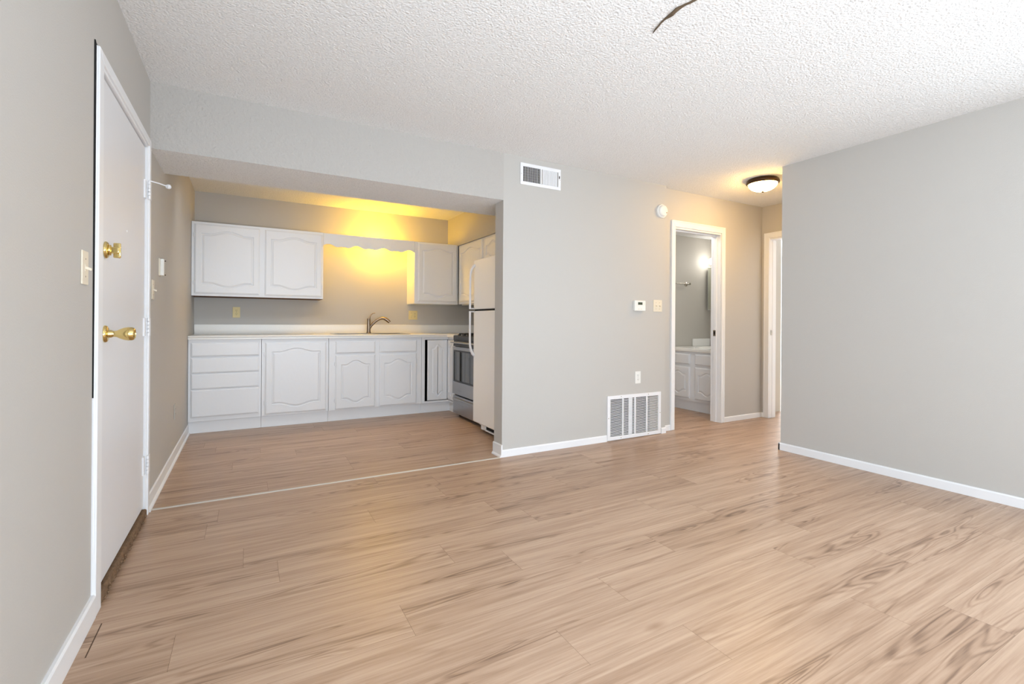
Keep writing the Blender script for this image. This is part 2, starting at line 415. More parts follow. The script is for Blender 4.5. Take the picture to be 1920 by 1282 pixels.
b.face(top[0]); b.face(top[-1][::-1])
tag(b.build('ceiling_tear', PAPER), 'dark brown torn sliver of drywall paper in the popcorn ceiling', 'ceiling tear')

# ------------------------------------------------------------------ ENTRY DOOR (door_1) on the left wall
d = MB().box(XL-.045, XL-.006, 2.335, 3.268, .052, 2.03).build('door_1', DOORW, None, .002)
struct(d, 'white flat entry door with brass knob and deadbolt', 'door')
b = MB()
b.prism([(XL-.1, 2.244, 0), (XL-.1, 2.332, 0), (XL-.1, 2.332, 2.035), (XL-.1, 2.258, 2.088)], (.106, 0, 0))     # latch side, leaning off the wall
b.prism([(XL-.1, 2.258, 2.088), (XL-.1, 2.332, 2.035), (XL-.1, 3.272, 2.035), (XL-.1, 3.33, 2.088)], (.106, 0, 0))
b.prism([(XL-.1, 3.272, 0), (XL-.1, 3.33, 0), (XL-.1, 3.33, 2.088), (XL-.1, 3.272, 2.035)], (.106, 0, 0))
b.build('door_frame', WHITE, d, .002)
b = MB(); c = XL-.001
b.prism([(c, 2.246, 0), (c, 2.318, 0), (c, 2.318, 2.047), (c, 2.260, 2.088)], (.015, 0, 0))
b.prism([(c, 2.260, 2.088), (c, 2.318, 2.047), (c, 3.286, 2.047), (c, 3.328, 2.088)], (.015, 0, 0))
b.prism([(c, 3.286, 0), (c, 3.328, 0), (c, 3.328, 2.088), (c, 3.286, 2.047)], (.015, 0, 0))
b.build('door_casing', WHITE, d, .003)
b = MB(); b.prism([(XL-.1, 2.2435, .80), (XL-.1, 2.2465, .80), (XL-.1, 2.2602, 2.092), (XL-.1, 2.2435, 2.10)], (.104, 0, 0)); b.build('dark_gap_wedge', DARK, d)  # solid dark wedge stands in for the shade in the gap beside the casing
MB().box(XL-.1, XL+.012, 2.335, 3.27, .0, .045).build('door_sill', OLDWOOD, d, .008)
b = MB()
for i in range(46):   # worn crumbly front edge of the sill
    y = 2.36+i*.0197; r = random.uniform(.004, .008)
    b.lathe((XL+.012+random.uniform(-.004, .004), y, random.uniform(.006, .03)), (random.uniform(-.3, .3), 1, .1), [(0, -r*1.6), (r*.8, -r), (r, 0), (r*.7, r), (0, r*1.7)], 6)
b.build('splinters', OLDWOOD, d)
def hinge(z):
    b = MB(); b.box(XL-.008, XL+.002, 3.236, 3.268, z-.05, z+.05); b.box(XL+.012, XL+.017, 3.282, 3.316, z-.05, z+.05)
    for k in range(5):
        b.lathe((XL+.012, 3.275, z-.05+k*.0202), (0, 0, 1), [(.0068, .0006), (.0068, .0192)], 12)
    return b.build('hinge', WHITE, d, .001)
for z in (1.80, 1.045, .285): hinge(z)
b = MB(); b.tube([(XL+.012, 3.275, 1.853), (XL+.05, 3.31, 1.853), (XL+.083, 3.345, 1.85)], .0035, 8)
b.lathe((XL+.083, 3.345, 1.85), (.7, .7, -.03), [(0, -.002), (.011, 0), (.013, .006), (.013, .014), (.009, .02), (0, .021)], 16)
b.build('hinge_pin_stop', WHITE, d, 0, True)
def rosette(mb, y, z): mb.lathe((XL-.006, y, z), (1, 0, 0), [(.034, 0), (.034, .004), (.031, .009), (.024, .012), (.016, .013)], 32)
b = MB(); rosette(b, 2.44, 1.362)
b.lathe((XL-.006, 2.44, 1.362), (1, 0, 0), [(.022, .012), (.021, .02), (.0, .021)], 24)
b.box(XL+.013, XL+.040, 2.428, 2.453, 1.349, 1.375); b.box(XL+.02, XL+.044, 2.436, 2.445, 1.332, 1.392)
b.build('deadbolt', BRASS, d, .003, True)
b = MB(); rosette(b, 2.44, 1.028)
b.lathe((XL-.006, 2.44, 1.028), (1, 0, 0), [(.016, .012), (.015, .022), (.012, .028), (.013, .038), (.019, .048), (.025, .062), (.0275, .076), (.0265, .088), (.023, .095), (.018, .097), (.016, .094), (.0, .094)], 36)
b.build('door_knob', BRASS, d, 0, True)
MB().lathe((XL-.006, 2.83, 1.50), (1, 0, 0), [(.006, 0), (.006, .002), (0, .003)], 12).build('peephole', WHITE, d)

# ------------------------------------------------------------------ DOORWAYS 2 and 3
b = MB()   # bathroom doorway: mitred casing + jambs + stop
y0, y1 = YH-.017, YH-.0005
cx0, cx1, cz = 3.745, 4.565, 2.128
def casing(b, x0, x1, xi0, xi1, zo, zi, f):
    """front boards with miters; f maps (x, depth, z) -> point"""
    for lo, hi, dd in ((0, 1, 0),):
        def pr(pts, dp):
            P = [f(x, 0, z) for x, z in pts]; Q = Vector(f(pts[0][0], dp, pts[0][1]))-Vector(P[0]); b.prism(P, Q)
        pr([(x0, 0.001), (xi0, 0.001), (xi0, zi), (x0, zo)], .014); pr([(x0, zo), (xi0, zi), (xi1, zi), (x1, zo)], .014); pr([(xi1, 0.001), (x1, 0.001), (x1, zo), (xi1, zi)], .014)
        e = .012; m = .2
        a0 = xi0*m+x0*(1-m); a1 = xi1*m+x1*(1-m); az = zi*m+zo*(1-m)
        g_ = .0008; s_ = 1 if x1 > x0 else -1; X0 = x0-g_*s_; X1 = x1+g_*s_; Z = zo+g_
        pr([(X0, 0.0016), (a0, 0.0016), (a0, az), (X0, Z)], .019); pr([(X0, Z), (a0, az), (a1, az), (X1, Z)], .0189); pr([(a1, 0.0016), (X1, 0.0016), (X1, Z), (a1, az)], .019)
casing(b, cx0, cx1, OX0+.004, OX1+.004, cz, OZ-.002, lambda x, dp, z: (x, YH-.0005-dp, z))
b.box(OX1-.002, OX1+.002, YH-.002, YH+.122, 0.001, OZ-.001); b.box(OX0-.002, OX0+.018, YH-.002, YH+.122, 0.001, OZ-.001); b.box(OX0, OX1, YH-.002, YH+.122, OZ-.02, OZ)
b.box(OX1-.010, OX1-.001, YH+.045, YH+.085, 0.001, OZ-.019); b.box(OX0+.016, OX0+.030, YH+.05, YH+.085, 0.001, OZ-.019); b.box(OX0+.018, OX1-.018, YH+.05, YH+.085, OZ-.033, OZ-.019)
d2 = struct(b.build('door_2', WHITE, None, .002), 'white cased doorway to the bathroom', 'doorway')
b = MB(); b.box(OX1-.0125, OX1-.0095, YH+.052, YH+.082, .945, 1.01); b.slot = 1; b.box(OX1-.0132, OX1-.0124, YH+.058, YH+.074, .96, .995)
b.build('strike_plate', [CHROME, DARK], d2)
b = MB()
casing(b, EY1+.056, EY0-.056, EY1-.002, EY0+.002, 2.126, EZ-.002, lambda x, dp, z: (XE-.0005-dp, x, z))
b.box(XE-.002, XE+.122, EY1-.004, EY1+.001, 0.001, EZ); b.box(XE-.002, XE+.122, EY0-.001, EY0+.018, 0.001, EZ); b.box(XE-.002, XE+.122, EY0, EY1, EZ-.018, EZ)
b.box(XE+.05, XE+.085, EY1-.008, EY1-.003, 0.001, EZ-.018)
d3 = struct(b.build('door_3', WHITE, None, .002), 'white cased doorway to the bedroom', 'doorway')
MB().box(XE+.014, XE+.045, EY1-.0065, EY1-.0039, .955, 1.01).build('strike_plate', CHROME, d3)

# ------------------------------------------------------------------ CABINET DOORS
def inset(pts, d):
    n = len(pts); out = []
    for i in range(n):
        p0, p1, p2 = Vector(pts[i-1]), Vector(pts[i]), Vector(pts[(i+1) % n])
        a = (p1-p0).normalized(); c = (p2-p1).normalized()
        na = Vector((-a.y, a.x)); nc = Vector((-c.y, c.x)); m = (na+nc)
        if m.length < 1e-6: m = na
        m.normalize(); k = max(.35, m.dot(na))
        out.append(tuple(p1+m*(d/k)))
    return out
def outline(wd, ht, m, arch, n=14, double=True):
    """counter-clockwise raised panel outline, arched top (and bottom); origin at door centre"""
    a, t = wd/2-m, ht/2-m
    sh = a*.30
    def curve():
        L_ = []
        for i in range(n+1):
            s = i/n; x = (a-sh)*(1-s)+0*s
            L_.append(x)
        return L_
    def lift(x):
        q = 1-min(1, abs(x)/(a-sh))
        return arch*(.5-.5*math.cos(math.pi*min(1, q*1.0)))**.8
    xs = [a-sh-(2*(a-sh))*i/(2*n) for i in range(2*n+1)]
    topz = t-arch; botz = -(t-arch) if double else -t
    P = [(a, botz), (a, topz)] + [(x, topz+lift(x)) for x in xs] + [(-a, topz), (-a, botz)]
    if double: P += [(x, botz-lift(x)) for x in xs[::-1]]
    out = [P[0]]
    for p in P[1:]:
        if (Vector(p)-Vector(out[-1])).length > 1e-5: out.append(p)
    return out
def panel_door(name, wd, ht, xf, parent, material, m=.052, arch=.045, th=.018, hinge_side=None, style='arch', hz=(.16, .16)):
    b = MB(); bm = b.bm; e = .007
    def loop(pts, z): return [bm.verts.new((x, y, z)) for x, y in pts]
    def rect(k): return [(-wd/2+k, -ht/2+k), (wd/2-k, -ht/2+k), (wd/2-k, ht/2-k), (-wd/2+k, ht/2-k)]
    def bridge(A, B):
        n = len(A)
        for i in range(n): b.face([A[i], A[(i+1) % n], B[(i+1) % n], B[i]])
    back = loop(rect(0), 0); l0 = loop(rect(0), th-.008); l1 = loop(rect(.004), th-.005); l2 = loop(rect(.011), th-.003); l3 = loop(rect(.012), th)
    b.face(back[::-1]); bridge(back, l0); bridge(l0, l1); bridge(l1, l2); bridge(l2, l3)
    if style == 'flat': b.face(l3)
    else:
        o0 = outline(wd, ht, m, arch); P0 = loop(o0, th); P1 = loop(inset(o0, .004), th-.008); P2 = loop(inset(o0, .008), th-.0085); P3 = loop(inset(o0, .026), th-.0005)
        bridge(P0, P1); bridge(P1, P2); bridge(P2, P3); b.face(P3)
        es = []
        for Lp in (l3, P0):
            for i in range(len(Lp)):
                ed = bm.edges.get((Lp[i], Lp[(i+1) % len(Lp)])) or bm.edges.new((Lp[i], Lp[(i+1) % len(Lp)]))
                es.append(ed)
        bmesh.ops.triangle_fill(bm, edges=es, use_beauty=True)
    o = b.build(name, material, parent, 0, False, xf)
    if hinge_side:
        for zz in (ht/2-hz[0]*ht-.0, -ht/2+hz[1]*ht):
            h = MB(); x = hinge_side*(wd/2+.006)
            h.lathe((x, zz-.022, th*.55), (0, 1, 0), [(0, 0), (.0042, .002), (.0042, .042), (0, .044)], 10)
            h.box(x-.007, x+.007, zz-.014, zz+.014, .0, th*.5)
            h.build('hinge', material, o, 0, False, xf)
    return o
def cab_door(root, wall, x0, x1, z0, z1, plane, hs=None, **k):
    """wall 'B' faces -Y at y=plane, 'R' faces -X at x=plane (x0,x1 are then y values)"""
    if wall == 'B': xf = onB((x0+x1)/2, (z0+z1)/2, plane)
    else: xf = onR((x0+x1)/2, (z0+z1)/2, plane)
    return panel_door(k.pop('name', 'door'), abs(x1-x0), z1-z0, xf, root, k.pop('mat', CAB), hinge_side=hs, **k)

# ---- base cabinets (face frames at y = FY)
FY, KZ0, KZ1 = 5.412, .118, .899
def base_cab(x0, x1, label, wall='B'):
    r = thing('base_cabinet', ((x0+x1)/2, FY, 0), label, 'cabinet', 'kitchen base cabinets')
    b = MB()
    b.box(x0+.0008, x0+.018, FY+.018, YK-.004, KZ0, KZ1); b.box(x1-.018, x1-.0008, FY+.018, YK-.004, KZ0, KZ1)
    b.box(x0+.018, x1-.018, FY+.018, YK-.004, KZ0, KZ0+.018); b.box(x0+.018, x1-.018, YK-.012, YK-.004, KZ0+.018, KZ1)
    b.build('carcass', CAB, r)
    MB().box(x0+.0006, x1-.0006, FY, FY+.018, KZ0, KZ1).build('face_frame', CAB, r, .0015)
    MB().box(x0, x1, FY+.032, FY+.05, 0.001, KZ0).build('toe_kick', WHITE, r)
    return r
r = base_cab(XL+.002, .126, 'white drawer base cabinet with four plain drawers against the left wall')
for z0, z1 in ((.735, .866), (.577, .722), (.425, .571), (.158, .418)):
    cab_door(r, 'B', -.464, .106, z0, z1, FY, name='drawer', style='flat')
r = base_cab(.128, .763, 'white base cabinet with one wide arched door beside the drawer stack')
cab_door(r, 'B', .160, .738, .136, .862, FY, -1, m=.058, arch=.036)
r = base_cab(.765, 1.795, 'white sink base cabinet with two arched doors and two false drawers')
for x0, x1, hs in ((.834, 1.253, -1), (1.301, 1.731, 1)):
    cab_door(r, 'B', x0, x1, .130, .713, FY, hs, m=.055, arch=.045)
    cab_door(r, 'B', x0, x1, .733, .864, FY, name='false_drawer', style='flat')
# corner cabinet: two leaves meeting at the inside corner, the left one standing off with a black gap
XC = 2.128
r = thing('corner_cabinet', (XC, FY, 0), 'white corner base cabinet with folding arched door and dark gap beside the range', 'cabinet', 'kitchen base cabinets')
b = MB(); b.box(1.797, 1.836, FY, FY+.018, KZ0, KZ1); b.box(1.836, XC, FY, FY+.018, .868, KZ1); b.box(1.836, XC+.018, FY, FY+.018, KZ0, .140)
b.box(XC, XC+.018, 5.136, FY+.018, .868, KZ1); b.box(XC, XC+.018, 5.136, FY, KZ0, .140)
b.build('face_frame', CAB, r, .0015)
b = MB(); b.box(1.797, 1.812, FY+.018, YK-.004, KZ0, KZ1); b.box(1.812, XK-.004, YK-.015, YK-.004, KZ0, KZ1); b.box(XK-.015, XK-.004, 5.15, YK-.015, KZ0, KZ1)
b.box(1.812, XK-.015, FY+.03, YK-.015, KZ0, KZ0+.015); b.box(XC+.03, XK-.015, 5.15, FY+.03, KZ0, KZ0+.015); b.box(XC+.02, XK-.004, 5.136, 5.149, KZ0, KZ1)
b.build('carcass', DARK, r)
b = MB(); b.box(1.797, XC+.05, FY+.032, FY+.05, .001, KZ0); b.box(XC+.032, XC+.05, 5.136, FY+.032, .001, KZ0); b.build('toe_kick', WHITE, r)
b = MB()
panel_door('door', .249, .716, onB(1.9925, .505, FY+.008), r, CAB, m=.045, arch=.045)
panel_door('door', .266, .716, onR(5.284, .505, XC+.008), r, CAB, m=.045, arch=.045)

# ---- countertop: L-shaped slab with a hole for the sink, backsplash
ZC = .934; SX0, SX1, SY0, SY1 = .86, 1.66, 5.455, 5.90
b = MB(); z0 = .9
b.box(XL+.002, SX0, 5.385, YK-.002, z0, ZC); b.box(SX1, XK-.002, 5.385, YK-.002, z0, ZC)
b.box(SX0, SX1, 5.385, SY0, z0, ZC); b.box(SX0, SX1, SY1, YK-.002, z0, ZC); b.box(2.100, XK-.002, 5.134, 5.385, z0, ZC)
ct = b.build('countertop', LAM)
tag(ct, 'white laminate countertop running along the kitchen wall and turning beside the range', 'countertop')
b = MB(); b.box(XL+.002, XK-.002, YK-.021, YK-.002, ZC, 1.040); b.box(XK-.021, XK-.002, 5.134, YK-.021, ZC, 1.040)
b.build('backsplash', LAM, ct, .004)
b = MB(); b.tube([(XL+.003, 5.386, ZC-.009), (2.097, 5.386, ZC-.009)], .0085, 10); b.build('front_edge', LAM, ct, 0, True)
# ---- sink
s = thing('kitchen_sink', (1.26, 5.67, ZC), 'stainless double bowl sink set into the kitchen countertop', 'sink')
b = MB(); zr = ZC+.0055
def ringbox(x0, x1, y0, y1, X0, X1, Y0, Y1, za, zb):
    b.box(X0, X1, Y0, y0, za, zb); b.box(X0, X1, y1, Y1, za, zb); b.box(X0, x0, y0, y1, za, zb); b.box(x1, X1, y0, y1, za, zb)
ringbox(SX0+.01, SX1-.01, SY0+.01, 5.845, SX0-.014, SX1+.014, SY0-.012, SY1+.008, ZC+.0005, zr)
b.box(1.25, 1.27, SY0+.01, 5.845, ZC+.0005, zr); b.build('rim', SINKS, s, .002)
for x0, x1 in ((SX0+.01, 1.25), (1.27, SX1-.01)):
    b = MB(); zb = ZC-.17
    b.box(x0, x1, SY0+.008, 5.846, zb, zb+.003); b.box(x0, x0+.003, SY0+.008, 5.846, zb, ZC); b.box(x1-.003, x1, SY0+.008, 5.846, zb, ZC); b.box(x0, x1, SY0+.008, SY0+.011, zb, ZC); b.box(x0, x1, 5.843, 5.846, zb, ZC)
    bo = b.build('bowl', SINKS, s)
    MB().lathe(((x0+x1)/2, 5.65, zb+.003), (0, 0, 1), [(.042, 0), (.040, .003), (.02, .002), (0, .001)], 24).build('drain', CHROME, bo)
# ---- faucet
fx, fy, fz = 1.283, 5.872, zr
f = thing('kitchen_faucet', (fx, fy, fz), 'brushed nickel pull-out kitchen faucet standing behind the sink', 'faucet')
b = MB(); b.lathe((fx, fy, fz), (0, 0, 1), [(.031, 0), (.03, .006), (.024, .010), (.022, .03), (.0205, .09), (.019, .13), (.020, .168), (.018, .176), (0, .177)], 28)
b.build('body', NICKEL, f, 0, True)
b = MB(); P = [(fx+.006, fy-.004, fz+.05), (fx+.022, fy-.01, fz+.085), (fx+.05, fy-.018, fz+.12), (fx+.088, fy-.03, fz+.155), (fx+.125, fy-.042, fz+.176), (fx+.158, fy-.052, fz+.182), (fx+.19, fy-.06, fz+.172), (fx+.218, fy-.066, fz+.15), (fx+.236, fy-.07, fz+.132)]
b.tube(P, [.014, .0155, .0155, .0155, .016, .018, .021, .022, .018], 16); b.build('spout', NICKEL, f, 0, True)
b = MB(); P = [(fx+.004, fy, fz+.17), (fx+.012, fy, fz+.198), (fx+.026, fy, fz+.222), (fx+.048, fy, fz+.238), (fx+.075, fy, fz+.243)]
b.tube(P, [.013, .009, .007, .0065, .006], 12, ((0, 0, 1), .8)); b.build('lever', NICKEL, f, 0, True)

# ---- upper cabinets
UY = 5.672
def upper(x0, x1, z0, z1, y, label, deep=None):
    r = thing('wall_cabinet', ((x0+x1)/2, y, z0), label, 'cabinet', 'kitchen wall cabinets')
    b = MB(); b.box(x0, x0+.016, y+.018, YK-.002, z0, z1); b.box(x1-.016, x1, y+.018, YK-.002, z0, z1); MB().box(x0+.001, x1-.001, y+.019, YK-.003, z0-.004, z0-.0002).build('bottom_panel', RAWWOOD if x0 < 0 else CAB, r)
    b.box(x0+.016, x1-.016, y+.018, YK-.002, z1-.016, z1); b.box(x0+.016, x1-.016, YK-.012, YK-.002, z0, z1-.016)
    b.build('carcass', CAB, r); MB().box(x0, x1, y, y+.018, z0, z1).build('face_frame', CAB, r, .0015)
    return r
r = upper(XL+.002, .738, 1.328, 2.068, UY, 'wide white two-door wall cabinet hanging left of the kitchen sink')
cab_door(r, 'B', -.462, .110, 1.352, 2.045, UY, -1, m=.055, arch=.038)
cab_door(r, 'B', .160, .724, 1.350, 2.042, UY, 1, m=.055, arch=.038)
r = upper(1.785, 2.358, 1.306, 2.064, UY, 'white single-door wall cabinet hanging right of the kitchen sink')
cab_door(r, 'B', 1.828, 2.338, 1.334, 2.050, UY, 1, m=.05, arch=.034)
def upper_r(y0, y1, z0, z1, doors, label):
    r = thing('wall_cabinet', (2.36, (y0+y1)/2, z0), label, 'cabinet', 'kitchen wall cabinets')
    X = 2.360
    b = MB(); b.box(X+.018, XK-.002, y0, y0+.016, z0, z1); b.box(X+.018, XK-.002, y1-.016, y1, z0, z1); b.box(X+.018, XK-.002, y0+.016, y1-.016, z0+.01, z0+.026); b.box(X+.018, XK-.002, y0+.016, y1-.016, z1-.016, z1)
    b.build('carcass', CAB, r); MB().box(X, X+.018, y0, y1, z0, z1).build('face_frame', CAB, r, .0015)
    for a, c, hs in doors: cab_door(r, 'R', a, c, z0+.028, z1-.018, X, hs, m=.045, arch=.042)
    return r
r = upper_r(4.905, 5.650, 1.306, 2.050, [(4.935, 5.600, -1)], 'white wall cabinet on the kitchen side wall between corner and refrigerator')
MB().box(2.40, 2.44, 5.15, 5.64, 1.293, 1.306).build('light_rail', WHITE, r)
r = upper_r(3.925, 4.900, 1.720, 2.050, [(4.44, 4.872, -1), (3.95, 4.40, 1)], 'short white wall cabinet above the refrigerator')

# ---- scalloped valance
x0, x1, zt, zb = .740, 1.783, 2.066, 1.936
pts = []
n = 220
for i in range(n+1):
    X = x0+(x1-x0)*i/n
    u = ((X-x0-.055)/.308+.5) % 1.0-.5; q = abs(u)
    if q < .33: z = -.0155*(1-math.cos(2*math.pi*q/.66))
    else: z = -.031+.009*math.sin(math.pi/2*min(1, (q-.33)/.13))
    if q > .47: z -= .0045*(q-.47)/.03
    pts.append((X, z))
P = [(x0, UY+.002, zt), (x1, UY+.002, zt)] + [(X, UY+.002, zb+.014+z) for X, z in pts[::-1]]
b = MB(); b.prism(P, (0, .018, 0))
tag(b.build('valance', CAB), 'white scalloped wooden valance spanning between wall cabinets over the sink', 'valance')

# ---- lamp behind the valance
KX, KY, KZ = 1.385, 5.845, 2.028
k = thing('sink_light', (KX, YK, KZ), 'warm globe light on the wall behind the scalloped valance', 'light')
MB().lathe((KX, YK-.0005, KZ), (0, -1, 0), [(.055, 0), (.055, .012), (.03, .028), (.022, .05), (.022, .078), (0, .079)], 28).build('base', BRASS, k, 0, True)
KL = emis('warm_bulb', (1, .55, .025, 1), 175)
MB().lathe((KX, KY, KZ), (0, 0, 1), [(0, -.05)]+[(.05*math.cos(a), .05*math.sin(a)) for a in [math.radians(q) for q in range(-75, 76, 15)]]+[(0, .05)], 24).build('bulb', KL, k, 0, True)

# ------------------------------------------------------------------ RANGE
RX, RY0, RY1 = 2.082, 4.385, 5.128
g = thing('gas_range', (RX+.3, (RY0+RY1)/2, 0), 'stainless steel gas range with black cooktop between cabinets and refrigerator', 'range')
MB().box(RX+.02, XK-.02, RY0, RY1, .04, .905).build('body', BLACKG, g, .003)
for y in (RY0+.04, RY1-.04):
    for x in (RX+.08, XK-.08): MB().lathe((x, y, 0.0005), (0, 0, 1), [(.018, 0), (.018, .01), (.01, .012), (.01, .04)], 12).build('foot', BLACKG, g)
MB().box(RX-.004, RX+.02, RY0+.004, RY1-.004, .042, .245).build('storage_drawer', STEEL, g, .004)
b = MB(); b.prism([(RX-.004, RY0+.03, .226), (RX-.020, RY0+.03, .220), (RX-.020, RY0+.03, .198), (RX-.012, RY0+.03, .192), (RX-.004, RY0+.03, .196)], (0, RY1-RY0-.06, 0)); b.build('drawer_handle', STEEL, g, .002)
dz0, dz1 = .264, .800
b = MB(); wy0, wy1, wz0, wz1 = RY0+.045, RY1-.036, .405, .764
b.box(RX-.012, RX+.018, RY0+.004, wy0, dz0, dz1); b.box(RX-.012, RX+.018, wy1, RY1-.004, dz0, dz1); b.box(RX-.012, RX+.018, wy0, wy1, dz0, wz0); b.box(RX-.012, RX+.018, wy0, wy1, wz1, dz1)
od = b.build('oven_door', STEEL, g, .0)
b = MB(); b.box(RX-.009, RX+.012, wy0, wy1, wz0, wz1); b.build('oven_window', GLASSD, od)
b = MB()
for y in (wy0, wy1-.022): b.box(RX-.0135, RX-.009, y, y+.022, wz0, wz1)
b.box(RX-.0135, RX-.009, wy0+.022, wy1-.022, wz0, wz0+.018); b.box(RX-.0135, RX-.009, wy0+.022, wy1-.022, wz1-.018, wz1); b.build('window_border', BLACKG, od)
b = MB(); b.tube([(RX-.036, RY0+.012, .850), (RX-.036, RY1-.012, .850)], .0095, 14)
for y in (RY0+.05, RY0+.25, RY1-.25, RY1-.05): b.tube([(RX-.002, y, .846), (RX-.036, y, .850)], .008, 10)
b.build('oven_handle', STEEL, od, 0, True)
b = MB(); b.prism([(RX-.006, RY0+.002, .806), (RX+.03, RY0+.002, .806), (RX+.03, RY0+.002, .872), (RX+.004, RY0+.002, .872)], (0, RY1-RY0-.004, 0)); cp = b.build('control_panel', BLACKG, g, .002)
b = MB(); b.box(RX-.004, XK-.02, RY0+.001, RY1-.001, .872, .928); b.build('cooktop', BLACKG, g, .006)
for yc in (RY0+.2, RY1-.2):
    b = MB()
    for k_ in range(3):
        x = RX+.07+k_*.2; b.box(x-.006, x+.006, yc-.155, yc+.155, .938, .952)
    for dy in (-.15, 0, .15): b.box(RX+.05, RX+.5, yc+dy-.006, yc+dy+.006, .938, .952)
    for x in (RX+.06, RX+.49):
        for dy in (-.15, .15): b.box(x-.007, x+.007, yc+dy-.007, yc+dy+.007, .9285, .94)
    b.build('grate', GRATE, g, .002)
    for x in (RX+.16, RX+.38): MB().lathe((x, yc, .9285), (0, 0, 1), [(.04, 0), (.038, .006), (.025, .008), (0, .008)], 20).build('burner', GRATE, g)
for i in range(5): MB().lathe((RX+.03, RY0+.10+i*.136, .928), (0, 0, 1), [(.018, 0), (.017, .010), (.012, .016), (0, .017)], 20).build('knob', BLACKG, g, 0, True)
MB().box(XK-.06, XK-.02, RY0+.01, RY1-.01, .928, .985).build('backguard', STEEL, g, .004)

# ------------------------------------------------------------------ REFRIGERATOR
FX, FY0, FY1 = 1.985, 3.615, 4.368
g = thing('refrigerator', (FX+.35, (FY0+FY1)/2, 0), 'white top-freezer refrigerator behind the wall at the kitchen opening', 'refrigerator')
MB().box(FX+.068, XK-.02, FY0+.004, FY1-.004, .05, 1.695).build('body', APPL, g, .006)
MB().box(FX, FX+.062, FY0, FY1, 1.209, 1.702).build('freezer_door', APPL, g, .012, False, None, 3)
MB().box(FX, FX+.062, FY0, FY1, .088, 1.193).build('refrigerator_door', APPL, g, .012, False, None, 3)
MB().box(FX+.012, FX+.068, FY0+.01, FY1-.01, 1.193, 1.209).build('gasket', DARK, g)
b = MB(); b.box(FX+.03, FX+.07, FY0+.02, FY1-.19, .03, .042); b.box(FX+.03, FX+.07, FY0+.02, FY1-.19, .078, .086); b.box(FX+.03, FX+.07, FY1-.22, FY1-.13, .03, .086); b.build('kick_grille', APPL, g, .002)
MB().box(FX+.045, FX+.068, FY0+.02, FY1-.22, .042, .078).build('grille_gap', DARK, g)
for y in (FY0+.08, FY1-.08):
    for x in (FX+.12, XK-.1): MB().lathe((x, y-.015, .025), (0, 1, 0), [(.0245, 0), (.0245, .03)], 16).build('roller', BLACKG, g)
hy = FY1-.022
b = MB(); b.tube([(FX+.002, hy, 1.652), (FX-.016, hy, 1.635), (FX-.034, hy, 1.605), (FX-.044, hy, 1.565), (FX-.047, hy, 1.50), (FX-.047, hy, 1.36), (FX-.047, hy, 1.213)], [.015, .016, .015, .0135, .0125, .0125, .0135], 14, ((1, 0, 0), .8))
b.box(FX-.052, FX+.002, hy-.011, hy+.011, 1.211, 1.222); b.build('freezer_handle', HANDLE, g, 0, True)
b = MB(); b.tube([(FX-.047, hy, 1.189), (FX-.047, hy, 1.05), (FX-.047, hy, .90), (FX-.044, hy, .845), (FX-.034, hy, .80), (FX-.016, hy, .765), (FX+.002, hy, .748)], [.0135, .0125, .0125, .0135, .015, .016, .015], 14, ((1, 0, 0), .8))
b.box(FX-.052, FX+.002, hy-.011, hy+.011, 1.180, 1.191); b.build('refrigerator_handle', HANDLE, g, 0, True)

# ------------------------------------------------------------------ WALL PLATES
def plate(kind, xf, label, material, gangs=1, devices=('outlet',), name=None, group=None, paintfill=None):
    o = thing(name or kind, xf.translation, label, kind.replace('_', ' '), group)
    wv = .070 if gangs == 1 else .115
    b = MB(); b.box(-wv/2, wv/2, -.0575, .0575, .0003, .0055); b.build('cover_plate', material, o, .002, False, xf)
    for gi, dv in enumerate(devices):
        ux = 0 if gangs == 1 else (-.023+.046*gi)
        if dv == 'outlet':
            for vz in (.0195, -.0195):
                b = MB(); b.lathe((ux, vz, .0055), (0, 0, 1), [(.0168, 0), (.0165, .0015), (0, .0016)], 20, 1, .83)
                b.slot = 1
                for q in (-.006, .006): b.box(ux+q-.0011, ux+q+.0011, vz-.001, vz+.0075, .0072, .0076)
                b.lathe((ux, vz-.0075, .0072), (0, 0, 1), [(.0022, 0), (.0022, .0004)], 8)
                b.build('receptacle', [material, DARK], o, 0, False, xf)
        elif dv == 'toggle':
            b = MB(); b.box(ux-.005, ux+.005, -.012, .012, .0054, .0064); b.prism([(ux-.0038, -.004, .006), (ux-.0038, .005, .006), (ux-.0038, -.002, .023), (ux-.0038, -.010, .021)], (.0076, 0, 0))
            b.build('toggle', material, o, 0, False, xf)
        elif dv == 'toggle_up':
            b = MB(); b.box(ux-.005, ux+.005, -.012, .012, .0054, .0064); b.prism([(ux-.0038, -.005, .006), (ux-.0038, .004, .006), (ux-.0038, .013, .020), (ux-.0038, .005, .023)], (.0076, 0, 0))
            b.build('toggle', material, o, 0, False, xf)
    for gi in range(gangs):
        ux = 0 if gangs == 1 else (-.023+.046*gi)
        for vz in ((0,) if devices[min(gi, len(devices)-1)] == 'outlet' else (.030, -.030)): MB().lathe((ux, vz, .0055), (0, 0, 1), [(.003, 0), (.0025, .001), (0, .0011)], 10).build('screw', NICKEL if material is not WALL else WALL, o, 0, False, xf)
    return o
plate('light_switch', onL(2.132, 1.262), 'almond light switch on the left wall on the near side of the door', ALMOND, 1, ('toggle',))
plate('light_switch', onL(3.475, 1.262), 'almond light switch on the left wall just past the door hinges', ALMOND, 1, ('toggle',))
plate('wall_outlet', onL(4.49, .375), 'painted over outlet cover low on the left wall of the kitchen', WALL, 1, ('outlet',))
plate('wall_outlet', onB(-.105, 1.171, YK), 'ivory duplex outlet under the left kitchen wall cabinet', IVORY, 1, ('outlet',))
plate('switch_outlet_plate', onB(1.868, 1.165, YK), 'ivory double gang plate with switch and outlet right of the faucet', IVORY, 2, ('toggle', 'outlet'))
